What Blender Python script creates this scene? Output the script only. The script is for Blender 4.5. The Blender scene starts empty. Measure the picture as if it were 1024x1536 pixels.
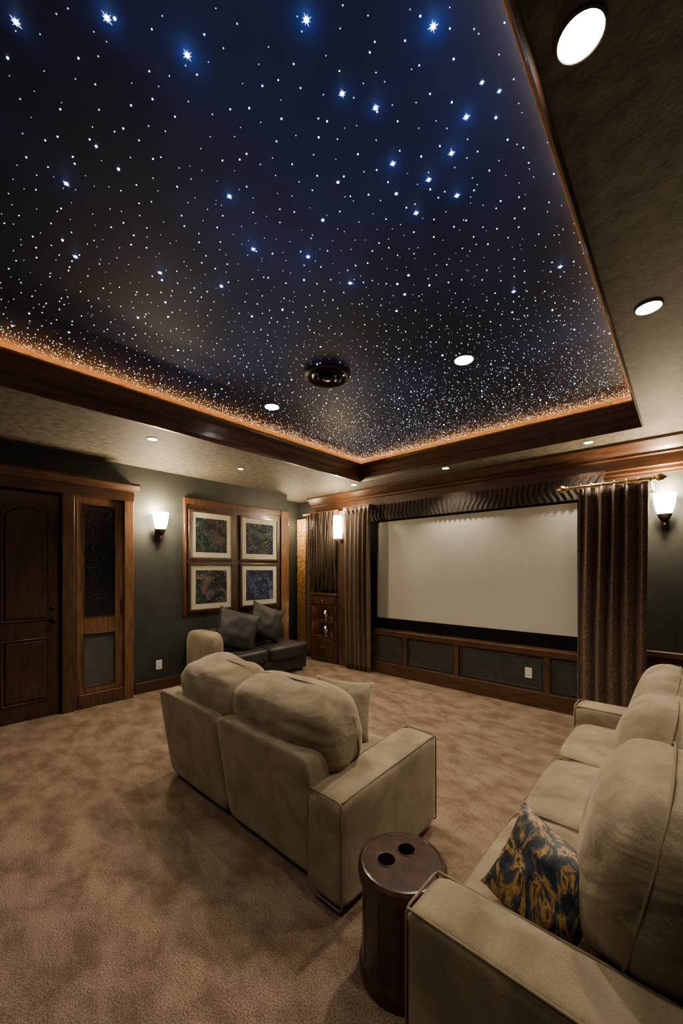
import bpy, bmesh, math, random
from mathutils import Vector, Matrix, noise
random.seed(7)
S = bpy.context.scene
COL = S.collection

# ------------------------------------------------------------------ materials
def new_mat(name):
    m = bpy.data.materials.new(name); m.use_nodes = True
    nt = m.node_tree
    return m, nt, nt.nodes['Principled BSDF']

def mat(name, c1, c2=None, scale=8.0, rough=0.6, bump=0.0, bscale=80.0, stretch=(1,1,1), detail=4,
        sheen=0.0, metallic=0.0, lo=0.35, hi=0.65, spec=0.5, coat=0.0, bdist=0.004):
    m, nt, b = new_mat(name)
    N, L = nt.nodes, nt.links
    tc = N.new('ShaderNodeTexCoord'); mp = N.new('ShaderNodeMapping')
    mp.inputs['Scale'].default_value = stretch
    L.new(tc.outputs['Object'], mp.inputs['Vector'])
    if c2 is None: c2 = tuple(x*0.8 for x in c1)
    nz = N.new('ShaderNodeTexNoise'); nz.inputs['Scale'].default_value = scale; nz.inputs['Detail'].default_value = detail
    L.new(mp.outputs[0], nz.inputs['Vector'])
    r = N.new('ShaderNodeValToRGB')
    r.color_ramp.elements[0].position = lo; r.color_ramp.elements[1].position = hi
    r.color_ramp.elements[0].color = (*c1, 1); r.color_ramp.elements[1].color = (*c2, 1)
    L.new(nz.outputs['Fac'], r.inputs['Fac']); L.new(r.outputs['Color'], b.inputs['Base Color'])
    b.inputs['Roughness'].default_value = rough; b.inputs['Metallic'].default_value = metallic
    b.inputs['Specular IOR Level'].default_value = spec
    if sheen:
        b.inputs['Sheen Weight'].default_value = sheen; b.inputs['Sheen Roughness'].default_value = 0.4
        b.inputs['Sheen Tint'].default_value = (1.0, 0.88, 0.70, 1)
    if coat:
        b.inputs['Coat Weight'].default_value = coat; b.inputs['Coat Roughness'].default_value = 0.12
    if bump:
        n2 = N.new('ShaderNodeTexNoise'); n2.inputs['Scale'].default_value = bscale; n2.inputs['Detail'].default_value = 3
        L.new(mp.outputs[0], n2.inputs['Vector'])
        bp = N.new('ShaderNodeBump'); bp.inputs['Strength'].default_value = bump; bp.inputs['Distance'].default_value = bdist
        L.new(n2.outputs['Fac'], bp.inputs['Height']); L.new(bp.outputs['Normal'], b.inputs['Normal'])
    return m

def suede_mat(name, wrinkle):
    m, nt, b = new_mat(name); N, L = nt.nodes, nt.links
    tc = N.new('ShaderNodeTexCoord')
    def nz(sc, d, dist=0.0, st=(1, 1, 1), rot=(0, 0, 0)):
        mp = N.new('ShaderNodeMapping'); mp.inputs['Scale'].default_value = st; mp.inputs['Rotation'].default_value = rot
        L.new(tc.outputs['Object'], mp.inputs['Vector'])
        n = N.new('ShaderNodeTexNoise'); n.inputs['Scale'].default_value = sc; n.inputs['Detail'].default_value = d
        n.inputs['Distortion'].default_value = dist; L.new(mp.outputs[0], n.inputs['Vector']); return n
    big = nz(5, 9, 0.6); r = N.new('ShaderNodeValToRGB')
    r.color_ramp.elements[0].position = 0.36; r.color_ramp.elements[0].color = (0.158, 0.127, 0.083, 1)
    r.color_ramp.elements[1].position = 0.64; r.color_ramp.elements[1].color = (0.272, 0.226, 0.156, 1)
    L.new(big.outputs['Fac'], r.inputs['Fac'])
    grain = nz(260, 2); rg = N.new('ShaderNodeValToRGB')
    rg.color_ramp.elements[0].position = 0.3; rg.color_ramp.elements[0].color = (0.82, 0.82, 0.82, 1)
    rg.color_ramp.elements[1].position = 0.7; rg.color_ramp.elements[1].color = (1.12, 1.12, 1.12, 1)
    L.new(grain.outputs['Fac'], rg.inputs['Fac'])
    mx = N.new('ShaderNodeMix'); mx.data_type = 'RGBA'; mx.blend_type = 'MULTIPLY'; mx.inputs['Factor'].default_value = 1
    L.new(r.outputs['Color'], mx.inputs['A']); L.new(rg.outputs['Color'], mx.inputs['B'])
    L.new(mx.outputs['Result'], b.inputs['Base Color'])
    b.inputs['Roughness'].default_value = 0.95; b.inputs['Specular IOR Level'].default_value = 0.1
    b.inputs['Sheen Weight'].default_value = 0.3; b.inputs['Sheen Roughness'].default_value = 0.5
    b.inputs['Sheen Tint'].default_value = (1.0, 0.88, 0.70, 1)
    b1 = N.new('ShaderNodeBump'); b1.inputs['Strength'].default_value = 0.3; b1.inputs['Distance'].default_value = 0.004
    L.new(nz(90, 3).outputs['Fac'], b1.inputs['Height'])
    b2 = N.new('ShaderNodeBump'); b2.inputs['Strength'].default_value = wrinkle; b2.inputs['Distance'].default_value = 0.04
    L.new(nz(5.5, 2, 0.9, (1.0, 1.0, 1.8), (0.3, 0.2, 0.4)).outputs['Fac'], b2.inputs['Height'])
    L.new(b1.outputs['Normal'], b2.inputs['Normal']); L.new(b2.outputs['Normal'], b.inputs['Normal'])
    return m

def emit(name, color, strength, sample=True):
    m, nt, b = new_mat(name)
    b.inputs['Base Color'].default_value = (*color, 1)
    b.inputs['Emission Color'].default_value = (*color, 1)
    b.inputs['Emission Strength'].default_value = strength
    if not sample:
        try: m.cycles.emission_sampling = 'NONE'
        except Exception: pass
    return m

def speckle(name, base, ramp, scale, rough=0.6, warp=0.0, detail=8, nrough=0.7, stretch=(1,1,1)):
    m, nt, b = new_mat(name); N, L = nt.nodes, nt.links
    tc = N.new('ShaderNodeTexCoord')
    mp = N.new('ShaderNodeMapping'); mp.inputs['Scale'].default_value = stretch
    L.new(tc.outputs['Object'], mp.inputs['Vector'])
    nz = N.new('ShaderNodeTexNoise'); nz.inputs['Scale'].default_value = scale; nz.inputs['Detail'].default_value = detail
    nz.inputs['Roughness'].default_value = nrough; nz.inputs['Distortion'].default_value = warp
    L.new(mp.outputs[0], nz.inputs['Vector'])
    r = N.new('ShaderNodeValToRGB'); els = r.color_ramp.elements
    els[0].position = ramp[0][0]; els[0].color = (*ramp[0][1], 1)
    els[1].position = ramp[-1][0]; els[1].color = (*ramp[-1][1], 1)
    for p, c in ramp[1:-1]:
        e = els.new(p); e.color = (*c, 1)
    L.new(nz.outputs['Fac'], r.inputs['Fac']); L.new(r.outputs['Color'], b.inputs['Base Color'])
    b.inputs['Roughness'].default_value = rough
    return m

def art_mat(name, dark, mid, warm, seed):
    m, nt, b = new_mat(name); N, L = nt.nodes, nt.links
    tc = N.new('ShaderNodeTexCoord')
    mp = N.new('ShaderNodeMapping'); mp.inputs['Location'].default_value = (seed, seed*2, seed*3)
    L.new(tc.outputs['Object'], mp.inputs['Vector'])
    def nz(sc, d, dist=0.0):
        n = N.new('ShaderNodeTexNoise'); n.inputs['Scale'].default_value = sc; n.inputs['Detail'].default_value = d
        n.inputs['Distortion'].default_value = dist; L.new(mp.outputs[0], n.inputs['Vector']); return n
    def ramp(src, a, ca, bb, cb):
        r = N.new('ShaderNodeValToRGB'); r.color_ramp.elements[0].position = a; r.color_ramp.elements[1].position = bb
        r.color_ramp.elements[0].color = (*ca, 1); r.color_ramp.elements[1].color = (*cb, 1)
        L.new(src.outputs['Fac'], r.inputs['Fac']); return r
    def mix(f, A, B):
        x = N.new('ShaderNodeMix'); x.data_type = 'RGBA'
        L.new(f.outputs['Color'], x.inputs['Factor']); L.new(A, x.inputs['A'])
        x.inputs['B'].default_value = (*B, 1)
        return x.outputs['Result']
    base = ramp(nz(7, 4, 0.6), 0.45, dark, 0.68, mid).outputs['Color']
    f1 = ramp(nz(5.0, 5, 1.0), 0.52, (0, 0, 0), 0.66, (0.85, 0.85, 0.85))
    c = mix(f1, base, warm)
    f2 = ramp(nz(55, 2), 0.66, (0, 0, 0), 0.72, (1, 1, 1))
    c = mix(f2, c, (0.42, 0.40, 0.36))
    L.new(c, b.inputs['Base Color']); b.inputs['Roughness'].default_value = 0.7; b.inputs['Specular IOR Level'].default_value = 0.2
    return m

def carpet_mat():
    m, nt, b = new_mat('carpet_plush'); N, L = nt.nodes, nt.links
    tc = N.new('ShaderNodeTexCoord')
    big = N.new('ShaderNodeTexNoise'); big.inputs['Scale'].default_value = 4.6; big.inputs['Detail'].default_value = 9
    big.inputs['Roughness'].default_value = 0.62; big.inputs['Distortion'].default_value = 0.2
    mp = N.new('ShaderNodeMapping'); mp.inputs['Scale'].default_value = (0.9, 1.5, 1); mp.inputs['Rotation'].default_value = (0, 0, 0.45)
    L.new(tc.outputs['Object'], mp.inputs['Vector']); L.new(mp.outputs[0], big.inputs['Vector'])
    r = N.new('ShaderNodeValToRGB')
    r.color_ramp.elements[0].position = 0.38; r.color_ramp.elements[0].color = (0.158, 0.110, 0.072, 1)
    r.color_ramp.elements[1].position = 0.62; r.color_ramp.elements[1].color = (0.280, 0.208, 0.148, 1)
    L.new(big.outputs['Fac'], r.inputs['Fac'])
    fine = N.new('ShaderNodeTexNoise'); fine.inputs['Scale'].default_value = 170; fine.inputs['Detail'].default_value = 3
    L.new(tc.outputs['Object'], fine.inputs['Vector'])
    rf = N.new('ShaderNodeValToRGB')
    rf.color_ramp.elements[0].position = 0.35; rf.color_ramp.elements[0].color = (0.5, 0.5, 0.5, 1)
    rf.color_ramp.elements[1].position = 0.65; rf.color_ramp.elements[1].color = (1.3, 1.3, 1.3, 1)
    L.new(fine.outputs['Fac'], rf.inputs['Fac'])
    mx = N.new('ShaderNodeMix'); mx.data_type = 'RGBA'; mx.blend_type = 'MULTIPLY'; mx.inputs['Factor'].default_value = 1
    L.new(r.outputs['Color'], mx.inputs['A']); L.new(rf.outputs['Color'], mx.inputs['B'])
    L.new(mx.outputs['Result'], b.inputs['Base Color'])
    b.inputs['Roughness'].default_value = 0.95; b.inputs['Specular IOR Level'].default_value = 0.1
    bp = N.new('ShaderNodeBump'); bp.inputs['Strength'].default_value = 0.8; bp.inputs['Distance'].default_value = 0.009
    ad = N.new('ShaderNodeMath'); ad.operation = 'MULTIPLY_ADD'; ad.inputs[1].default_value = 0.8
    L.new(big.outputs['Fac'], ad.inputs[0]); L.new(fine.outputs['Fac'], ad.inputs[2])
    L.new(ad.outputs[0], bp.inputs['Height']); L.new(bp.outputs['Normal'], b.inputs['Normal'])
    return m

M_carpet = carpet_mat()
M_wall = mat('wall_green_paint', (0.019, 0.024, 0.022), (0.027, 0.032, 0.029), 5, 0.55, 0.15, 120)
M_soffit = mat('soffit_suede_paint', (0.058, 0.053, 0.040), (0.125, 0.117, 0.090), 16, 0.7, 0.3, 60, detail=9, lo=0.38, hi=0.62)
M_wood = mat('dark_mahogany', (0.042, 0.018, 0.009), (0.090, 0.042, 0.019), 7, 0.32, 0.1, 60, stretch=(5, 5, 0.7), detail=6, coat=0.3)
M_woodh = mat('dark_mahogany_horizontal', (0.040, 0.017, 0.008), (0.084, 0.037, 0.017), 7, 0.36, 0.1, 60, stretch=(0.7, 0.7, 6), detail=6, coat=0.1)
M_oak = mat('warm_walnut', (0.095, 0.044, 0.018), (0.18, 0.09, 0.038), 7, 0.38, 0.1, 60, stretch=(5, 5, 0.7), detail=6, coat=0.2)
M_door = mat('door_walnut', (0.028, 0.013, 0.007), (0.058, 0.027, 0.014), 7, 0.33, 0.1, 60, stretch=(5, 5, 0.7), detail=6, coat=0.3)
M_suede = suede_mat('taupe_microsuede', 0.06)
M_suedec = suede_mat('taupe_microsuede_cushion', 0.34)
M_pipe = mat('taupe_piping', (0.155, 0.125, 0.082), (0.21, 0.172, 0.118), 20, 0.9, spec=0.1)
M_leather = mat('black_leather', (0.013, 0.013, 0.014), (0.022, 0.022, 0.022), 12, 0.5, 0.3, 90)
M_black = mat('black_velvet', (0.004, 0.004, 0.004), (0.007, 0.006, 0.006), 12, 0.9, spec=0.1)
M_metal = mat('dark_bronze', (0.03, 0.022, 0.016), (0.05, 0.035, 0.022), 20, 0.3, metallic=0.9)
M_gold = mat('antique_gold', (0.45, 0.27, 0.10), (0.62, 0.40, 0.16), 25, 0.3, metallic=0.9)
M_silver = mat('silvered_glass', (0.55, 0.55, 0.55), (0.75, 0.75, 0.75), 25, 0.15, metallic=1.0)
M_goldlip = mat('gilded_wood_lip', (0.30, 0.15, 0.05), (0.42, 0.23, 0.08), 20, 0.35, metallic=0.3)
M_screen = mat('projection_screen_fabric', (0.52, 0.51, 0.455), (0.55, 0.54, 0.485), 2, 0.9, spec=0.1)
M_curtain = mat('brown_speckled_curtain', (0.048, 0.028, 0.020), (0.24, 0.155, 0.108), 90, 0.5, 0.2, 150, lo=0.42, hi=0.72, sheen=0.2)
M_curtain2 = mat('tan_curtain', (0.072, 0.047, 0.030), (0.12, 0.081, 0.052), 40, 0.6, 0.2, 150, stretch=(1, 1, 0.2), sheen=0.2)
M_valance = mat('dark_valance_fabric', (0.014, 0.010, 0.008), (0.034, 0.022, 0.016), 30, 0.75, 0.1, 120, stretch=(1, 1, 0.3))
M_panel = mat('stage_green_panel', (0.017, 0.022, 0.019), (0.032, 0.037, 0.032), 18, 0.6, 0.2, 90, detail=7)
M_white = mat('white_plastic', (0.7, 0.7, 0.66), (0.75, 0.75, 0.7), 10, 0.4)
M_slot = mat('outlet_slot', (0.02, 0.02, 0.02), (0.03, 0.03, 0.03), 10, 0.5)
M_matb = mat('picture_mat_board', (0.40, 0.39, 0.32), (0.44, 0.43, 0.36), 10, 0.8)
M_glassd = mat('dark_seeded_glass', (0.005, 0.005, 0.007), (0.05, 0.055, 0.06), 60, 0.12, 0.5, 50, lo=0.55, hi=0.8)
M_cherry = mat('dark_cherry_lacquer', (0.020, 0.009, 0.007), (0.046, 0.020, 0.013), 6, 0.30, stretch=(4, 4, 0.6), detail=5, coat=0.2)
M_bead = mat('bronze_beaded_strands', (0.020, 0.014, 0.011), (0.075, 0.048, 0.030), 60, 0.45, metallic=0.3)
M_amber = speckle('amber_mosaic', None, [(0.35, (0.10, 0.04, 0.01)), (0.5, (0.5, 0.25, 0.07)), (0.62, (0.9, 0.6, 0.25))], 30, 0.3)
M_pil1 = speckle('gold_navy_swirl_fabric', None, [(0.38, (0.008, 0.010, 0.018)), (0.47, (0.020, 0.034, 0.060)), (0.505, (0.05, 0.06, 0.07)), (0.535, (0.32, 0.18, 0.05)), (0.57, (0.60, 0.38, 0.13)), (0.60, (0.05, 0.03, 0.02)), (0.7, (0.010, 0.013, 0.022))], 10, 0.5, 1.4, stretch=(1.8, 1.8, 0.6))
M_pil2 = speckle('black_sequin_fabric', None, [(0.45, (0.010, 0.008, 0.009)), (0.60, (0.020, 0.016, 0.016)), (0.72, (0.16, 0.12, 0.10))], 50, 0.6)
M_art = [art_mat('art_print_a', (0.006, 0.009, 0.012), (0.025, 0.055, 0.045), (0.07, 0.035, 0.04), 1.3),
         art_mat('art_print_b', (0.005, 0.008, 0.014), (0.02, 0.05, 0.065), (0.065, 0.08, 0.06), 4.1),
         art_mat('art_print_c', (0.008, 0.012, 0.016), (0.04, 0.06, 0.05), (0.16, 0.085, 0.09), 7.7),
         art_mat('art_print_d', (0.006, 0.010, 0.028), (0.02, 0.04, 0.11), (0.09, 0.09, 0.15), 2.9)]
M_shade = emit('frosted_glass_shade', (1.0, 0.82, 0.55), 45)
M_can = emit('can_lamp_lens', (1.0, 0.93, 0.80), 40, False)
M_cansm = emit('can_lamp_lens_small', (1.0, 0.85, 0.62), 20, False)
M_cove = emit('cove_strip_lamp', (1.0, 0.43, 0.11), 24.0)
M_sw = emit('star_fibre_white', (0.78, 0.86, 1.0), 7, False)
M_sd = emit('star_fibre_dim', (0.66, 0.77, 1.0), 1.8, False)
M_sb = emit('star_fibre_blue', (0.48, 0.67, 1.0), 26, False)
M_so = emit('edge_reflection_warm', (1.0, 0.58, 0.26), 3.5, False)
M_trimring = mat('can_trim_ring', (0.10, 0.09, 0.07), (0.12, 0.11, 0.09), 10, 0.5)

# ------------------------------------------------------------------ room dimensions
XL, XR, YB, YF, ZS = -4.95, 0.95, -1.8, 4.85, 2.75
TX0, TX1, TY0, TY1, ZT = -3.33, -0.28, -1.2, 4.11, 2.97
ZC = 3.12

def star_ceiling_mat():
    """night-sky ceiling: navy clouds with painted blue star glow, painted cove glow at edges"""
    m, nt, b = new_mat('night_sky_painted_glow'); N, L = nt.nodes, nt.links
    tc = N.new('ShaderNodeTexCoord')
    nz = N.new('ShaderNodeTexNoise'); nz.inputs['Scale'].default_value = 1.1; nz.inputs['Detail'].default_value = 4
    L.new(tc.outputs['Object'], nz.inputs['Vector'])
    sub = N.new('ShaderNodeVectorMath'); sub.operation = 'SUBTRACT'; sub.inputs[1].default_value = (-0.75, 1.25, ZT)  # blue star glow painted into the colour around this point
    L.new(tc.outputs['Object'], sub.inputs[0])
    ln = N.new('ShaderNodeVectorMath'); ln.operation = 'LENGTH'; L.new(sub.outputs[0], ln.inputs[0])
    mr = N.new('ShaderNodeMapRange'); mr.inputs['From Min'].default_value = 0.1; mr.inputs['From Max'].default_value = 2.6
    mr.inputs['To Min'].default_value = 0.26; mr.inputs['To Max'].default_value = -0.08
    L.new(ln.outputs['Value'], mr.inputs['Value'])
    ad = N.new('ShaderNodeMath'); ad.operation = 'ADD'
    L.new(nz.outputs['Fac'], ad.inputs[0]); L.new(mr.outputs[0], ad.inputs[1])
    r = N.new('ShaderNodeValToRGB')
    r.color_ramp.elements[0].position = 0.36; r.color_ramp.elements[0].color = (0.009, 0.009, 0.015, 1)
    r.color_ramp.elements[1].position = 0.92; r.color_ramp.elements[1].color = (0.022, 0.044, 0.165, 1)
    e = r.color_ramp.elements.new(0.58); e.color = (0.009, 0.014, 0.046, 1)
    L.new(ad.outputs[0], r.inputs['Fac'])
    # cove glow painted in umber: distance to the left / far edges
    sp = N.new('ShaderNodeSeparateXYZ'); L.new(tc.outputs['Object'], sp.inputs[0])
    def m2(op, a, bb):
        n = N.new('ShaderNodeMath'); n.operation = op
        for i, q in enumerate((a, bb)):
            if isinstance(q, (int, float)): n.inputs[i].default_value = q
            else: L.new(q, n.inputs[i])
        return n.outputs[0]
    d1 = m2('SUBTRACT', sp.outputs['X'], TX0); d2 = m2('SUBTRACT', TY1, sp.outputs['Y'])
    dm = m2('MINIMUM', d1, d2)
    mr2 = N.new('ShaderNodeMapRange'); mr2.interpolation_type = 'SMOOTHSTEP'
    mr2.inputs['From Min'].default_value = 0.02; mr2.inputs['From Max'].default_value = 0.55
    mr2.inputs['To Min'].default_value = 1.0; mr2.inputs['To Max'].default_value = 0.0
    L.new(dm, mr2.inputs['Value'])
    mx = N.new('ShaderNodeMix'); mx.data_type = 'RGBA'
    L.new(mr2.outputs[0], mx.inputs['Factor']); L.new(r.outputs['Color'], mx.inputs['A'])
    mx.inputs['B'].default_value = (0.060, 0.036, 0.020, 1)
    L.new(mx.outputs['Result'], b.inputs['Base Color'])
    L.new(r.outputs['Color'], b.inputs['Emission Color']); b.inputs['Emission Strength'].default_value = 0.18  # surface also emits faintly, standing in for star light bleed
    b.inputs['Roughness'].default_value = 0.6; b.inputs['Specular IOR Level'].default_value = 0.12
    try: m.cycles.emission_sampling = 'NONE'
    except Exception: pass
    return m
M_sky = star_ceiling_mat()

# ------------------------------------------------------------------ geometry helpers
def empty(name, loc):
    e = bpy.data.objects.new(name, None); e.empty_display_size = 0.1
    e.location = loc; COL.objects.link(e); return e

def link(name, me, mats, parent=None, smooth=False):
    if not isinstance(mats, (list, tuple)): mats = [mats]
    for mm in mats: me.materials.append(mm)
    o = bpy.data.objects.new(name, me); COL.objects.link(o)
    if smooth:
        for p in me.polygons: p.use_smooth = True
    if parent:
        o.parent = parent
        o.matrix_parent_inverse = Matrix.Translation(parent.location).inverted()
    return o

def bevel(o, w, seg=3):
    md = o.modifiers.new('bevel', 'BEVEL'); md.width = w; md.segments = seg; md.limit_method = 'ANGLE'
    return o

def boxes(name, blist, m, parent=None, bev=0.0, smooth=False):
    V, F = [], []
    for a, c in blist:
        i = len(V)
        x0, y0, z0 = a; x1, y1, z1 = c
        V += [(x0,y0,z0),(x1,y0,z0),(x1,y1,z0),(x0,y1,z0),(x0,y0,z1),(x1,y0,z1),(x1,y1,z1),(x0,y1,z1)]
        F += [tuple(i+k for k in f) for f in [(0,3,2,1),(4,5,6,7),(0,1,5,4),(1,2,6,5),(2,3,7,6),(3,0,4,7)]]
    me = bpy.data.meshes.new(name); me.from_pydata(V, [], F)
    o = link(name, me, m, parent, smooth)
    if bev: bevel(o, bev)
    return o

def box(name, a, c, m, parent=None, bev=0.0):
    return boxes(name, [(a, c)], m, parent, bev)

def ring(name, X0, X1, Y0, Y1, prof, m, parent=None, kr=1.0):
    V, F = [], []
    n = len(prof)
    for (d, z) in prof:
        dr = d if d > 0 else d*kr
        V += [(X0+d, Y0+d, z), (X1-dr, Y0+d, z), (X1-dr, Y1-d, z), (X0+d, Y1-d, z)]
    for k in range(n):
        k2 = (k+1) % n
        for j in range(4):
            j2 = (j+1) % 4
            F.append((k*4+j, k*4+j2, k2*4+j2, k2*4+j))
    me = bpy.data.meshes.new(name); me.from_pydata(V, [], F)
    bm = bmesh.new(); bm.from_mesh(me); bmesh.ops.recalc_face_normals(bm, faces=bm.faces); bm.to_mesh(me); bm.free()
    return link(name, me, m, parent)

def prism(name, pts, axis, a, c, m, parent=None, bev=0.0):
    def P(p, t):
        return {'x': (t, p[0], p[1]), 'y': (p[0], t, p[1]), 'z': (p[0], p[1], t)}[axis]
    n = len(pts)
    V = [P(p, a) for p in pts] + [P(p, c) for p in pts]
    F = [tuple(range(n))[::-1], tuple(range(n, 2*n))] + [(i, (i+1) % n, n+(i+1) % n, n+i) for i in range(n)]
    me = bpy.data.meshes.new(name); me.from_pydata(V, [], F)
    bm = bmesh.new(); bm.from_mesh(me); bmesh.ops.recalc_face_normals(bm, faces=bm.faces); bm.to_mesh(me); bm.free()
    o = link(name, me, m, parent)
    if bev: bevel(o, bev)
    return o

def lathe(name, prof, loc, m, parent=None, seg=40, axis='z', smooth=True):
    V, F = [], []
    n = len(prof)
    for (r, h) in prof:
        for s in range(seg):
            a = 2*math.pi*s/seg
            V.append((r*math.cos(a), r*math.sin(a), h))
    for k in range(n-1):
        for s in range(seg):
            s2 = (s+1) % seg
            F.append((k*seg+s, k*seg+s2, (k+1)*seg+s2, (k+1)*seg+s))
    F.append(tuple(range(seg))[::-1]); F.append(tuple((n-1)*seg+s for s in range(seg)))
    R = {'z': Matrix(), 'x': Matrix.Rotation(math.pi/2, 4, 'Y'), '-y': Matrix.Rotation(math.pi/2, 4, 'X')}[axis]
    MT = Matrix.Translation(loc) @ R
    V = [tuple(MT @ Vector(v)) for v in V]
    me = bpy.data.meshes.new(name); me.from_pydata(V, [], F)
    bm = bmesh.new(); bm.from_mesh(me); bmesh.ops.recalc_face_normals(bm, faces=bm.faces); bm.to_mesh(me); bm.free()
    o = link(name, me, m, parent, smooth)
    if smooth:
        try: me.set_sharp_from_angle(angle=math.radians(40))
        except Exception: pass
    return o

def soft(name, size, M4, m, parent=None, n=5.0, sub=20, wr=0.0, wf=6.0, seed=0.0, fold=0.0, fdir=(1.2, 1.2, 8.0)):
    bm = bmesh.new()
    bmesh.ops.create_cube(bm, size=2.0)
    bmesh.ops.subdivide_edges(bm, edges=bm.edges[:], cuts=sub, use_grid_fill=True)
    hx, hy, hz = size[0]/2, size[1]/2, size[2]/2
    for v in bm.verts:
        p = v.co
        k = (abs(p.x)**n + abs(p.y)**n + abs(p.z)**n) ** (1.0/n)
        q = Vector((p.x/k, p.y/k, p.z/k))
        w = Vector((q.x*hx, q.y*hy, q.z*hz))
        if wr or fold:
            s = Vector((w.x*wf + seed, w.y*wf + seed*1.7, w.z*wf))
            d = noise.noise(s) * wr
            if fold:
                s2 = Vector((w.x*fdir[0]+seed*3, w.y*fdir[1]-seed, w.z*fdir[2] + 1.2*w.x))
                d += (noise.noise(s2) + 0.5*noise.noise(s2*2.1))*fold
            nn = Vector((q.x/hx, q.y/hy, q.z/hz)); nn.normalize()
            w += nn*d
        v.co = M4 @ w
    me = bpy.data.meshes.new(name); bm.to_mesh(me); bm.free()
    return link(name, me, m, parent, True)

def throw_pillow(name, w, h, t, M4, m, parent=None, seed=0.0):
    bm = bmesh.new(); N = 26
    grid = {}
    for side in (1, -1):
        for i in range(N+1):
            for j in range(N+1):
                u = -1 + 2*i/N; v = -1 + 2*j/N
                edge = (i in (0, N) or j in (0, N))
                if edge and side == -1:
                    grid[(side, i, j)] = grid[(1, i, j)]; continue
                px = u*(1 - 0.10*(1 - v*v)*abs(u)) * w/2
                pz = v*(1 - 0.10*(1 - u*u)*abs(v)) * h/2
                th = ((1-u*u)*(1-v*v)) ** 0.42 * t/2
                th *= 1 + 0.18*noise.noise(Vector((u*2.2+seed, v*2.2, side)))
                grid[(side, i, j)] = bm.verts.new(M4 @ Vector((px, side*th, pz)))
    for side in (1, -1):
        for i in range(N):
            for j in range(N):
                q = [grid[(side, i, j)], grid[(side, i+1, j)], grid[(side, i+1, j+1)], grid[(side, i, j+1)]]
                if side == 1: q.reverse()
                try: bm.faces.new(q)
                except ValueError: pass
    me = bpy.data.meshes.new(name); bm.to_mesh(me); bm.free()
    return link(name, me, m, parent, True)

def tube(name, paths, r, m, parent=None, closed=False, res=2):
    cu = bpy.data.curves.new(name, 'CURVE'); cu.dimensions = '3D'
    cu.bevel_depth = r; cu.bevel_resolution = res; cu.use_fill_caps = True
    for pts in paths:
        sp = cu.splines.new('POLY'); sp.points.add(len(pts)-1)
        for i, p in enumerate(pts): sp.points[i].co = (*p, 1)
        sp.use_cyclic_u = closed
    cu.materials.append(m)
    o = bpy.data.objects.new(name, cu); COL.objects.link(o)
    if parent:
        o.parent = parent; o.matrix_parent_inverse = Matrix.Translation(parent.location).inverted()
    return o

def rrect(w, h, r, k=5):
    P = []
    for cx, cy, a0 in [(w/2-r, h/2-r, 0), (-w/2+r, h/2-r, 90), (-w/2+r, -h/2+r, 180), (w/2-r, -h/2+r, 270)]:
        for i in range(k+1):
            a = math.radians(a0 + 90*i/k)
            P.append((cx + r*math.cos(a), cy + r*math.sin(a)))
    return P

def sloop(w, h, n, k=64):
    P = []
    for i in range(k):
        a = 2*math.pi*i/k; c, s = math.cos(a), math.sin(a)
        q = (abs(c)**n + abs(s)**n) ** (1/n)
        P.append((c/q*w/2, s/q*h/2))
    return P

def curtain(name, x0, x1, y, z0, z1, nf, amp, m, parent=None, seed=0.0, thick=0.006):
    nx, nz = nf*14, 26
    V, F = [], []
    for j in range(nz+1):
        v = j/nz; z = z0 + (z1-z0)*v
        for i in range(nx+1):
            u = i/nx
            ph = 2*math.pi*nf*(u + 0.02*noise.noise(Vector((u*4+seed, v*1.5, 2.0))))
            a = amp*(0.75 + 0.35*noise.noise(Vector((u*5+seed, v*0.8, 0)))*2) * (1.05 - 0.3*v)
            yy = y + a*math.sin(ph) + 0.25*a*math.sin(2*ph+seed)
            xx = x0 + (x1-x0)*u + 0.008*math.sin(v*4+seed)
            V.append((xx, yy, z))
    for j in range(nz):
        for i in range(nx):
            a = j*(nx+1)+i
            F.append((a, a+1, a+nx+2, a+nx+1))
    me = bpy.data.meshes.new(name); me.from_pydata(V, [], F)
    o = link(name, me, m, parent, True)
    sd = o.modifiers.new('thick', 'SOLIDIFY'); sd.thickness = thick; sd.offset = 0
    return o

def Rm(x=0, y=0, z=0):
    return Matrix.Rotation(math.radians(z), 4, 'Z') @ Matrix.Rotation(math.radians(y), 4, 'Y') @ Matrix.Rotation(math.radians(x), 4, 'X')
def T(x, y, z): return Matrix.Translation((x, y, z))

# ------------------------------------------------------------------ room shell
box('floor', (-5.6, YB-0.15, -0.1), (XR+0.15, YF+0.15, 0), M_carpet)
box('wall_left', (XL-0.15, YB-0.15, 0), (XL, 4.18, ZS), M_wall)
boxes('wall_alcove', [((-5.5, 4.08, 0), (-5.35, YF, ZS)), ((-5.35, 4.08, 0), (XL-0.15, 4.18, ZS))], M_wall)
box('wall_front', (-5.5, YF, 0), (XR+0.15, YF+0.15, ZS), M_wall)
box('wall_right', (XR, YB-0.15, 0), (XR+0.15, YF, ZS), M_wall)
box('wall_back', (XL, YB-0.15, 0), (XR, YB, ZS), M_wall)
boxes('ceiling', [((-5.5, YB-0.15, ZS), (TX0, YF+0.15, ZC)), ((TX1, YB-0.15, ZS), (XR+0.15, YF+0.15, ZC)),
                  ((TX0, TY1, ZS), (TX1, YF+0.15, ZC)), ((TX0, YB-0.15, ZS), (TX1, TY0, ZC))], M_soffit)
box('ceiling_star_tray', (TX0, TY0, ZT), (TX1, TY1, ZC), M_sky)

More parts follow.
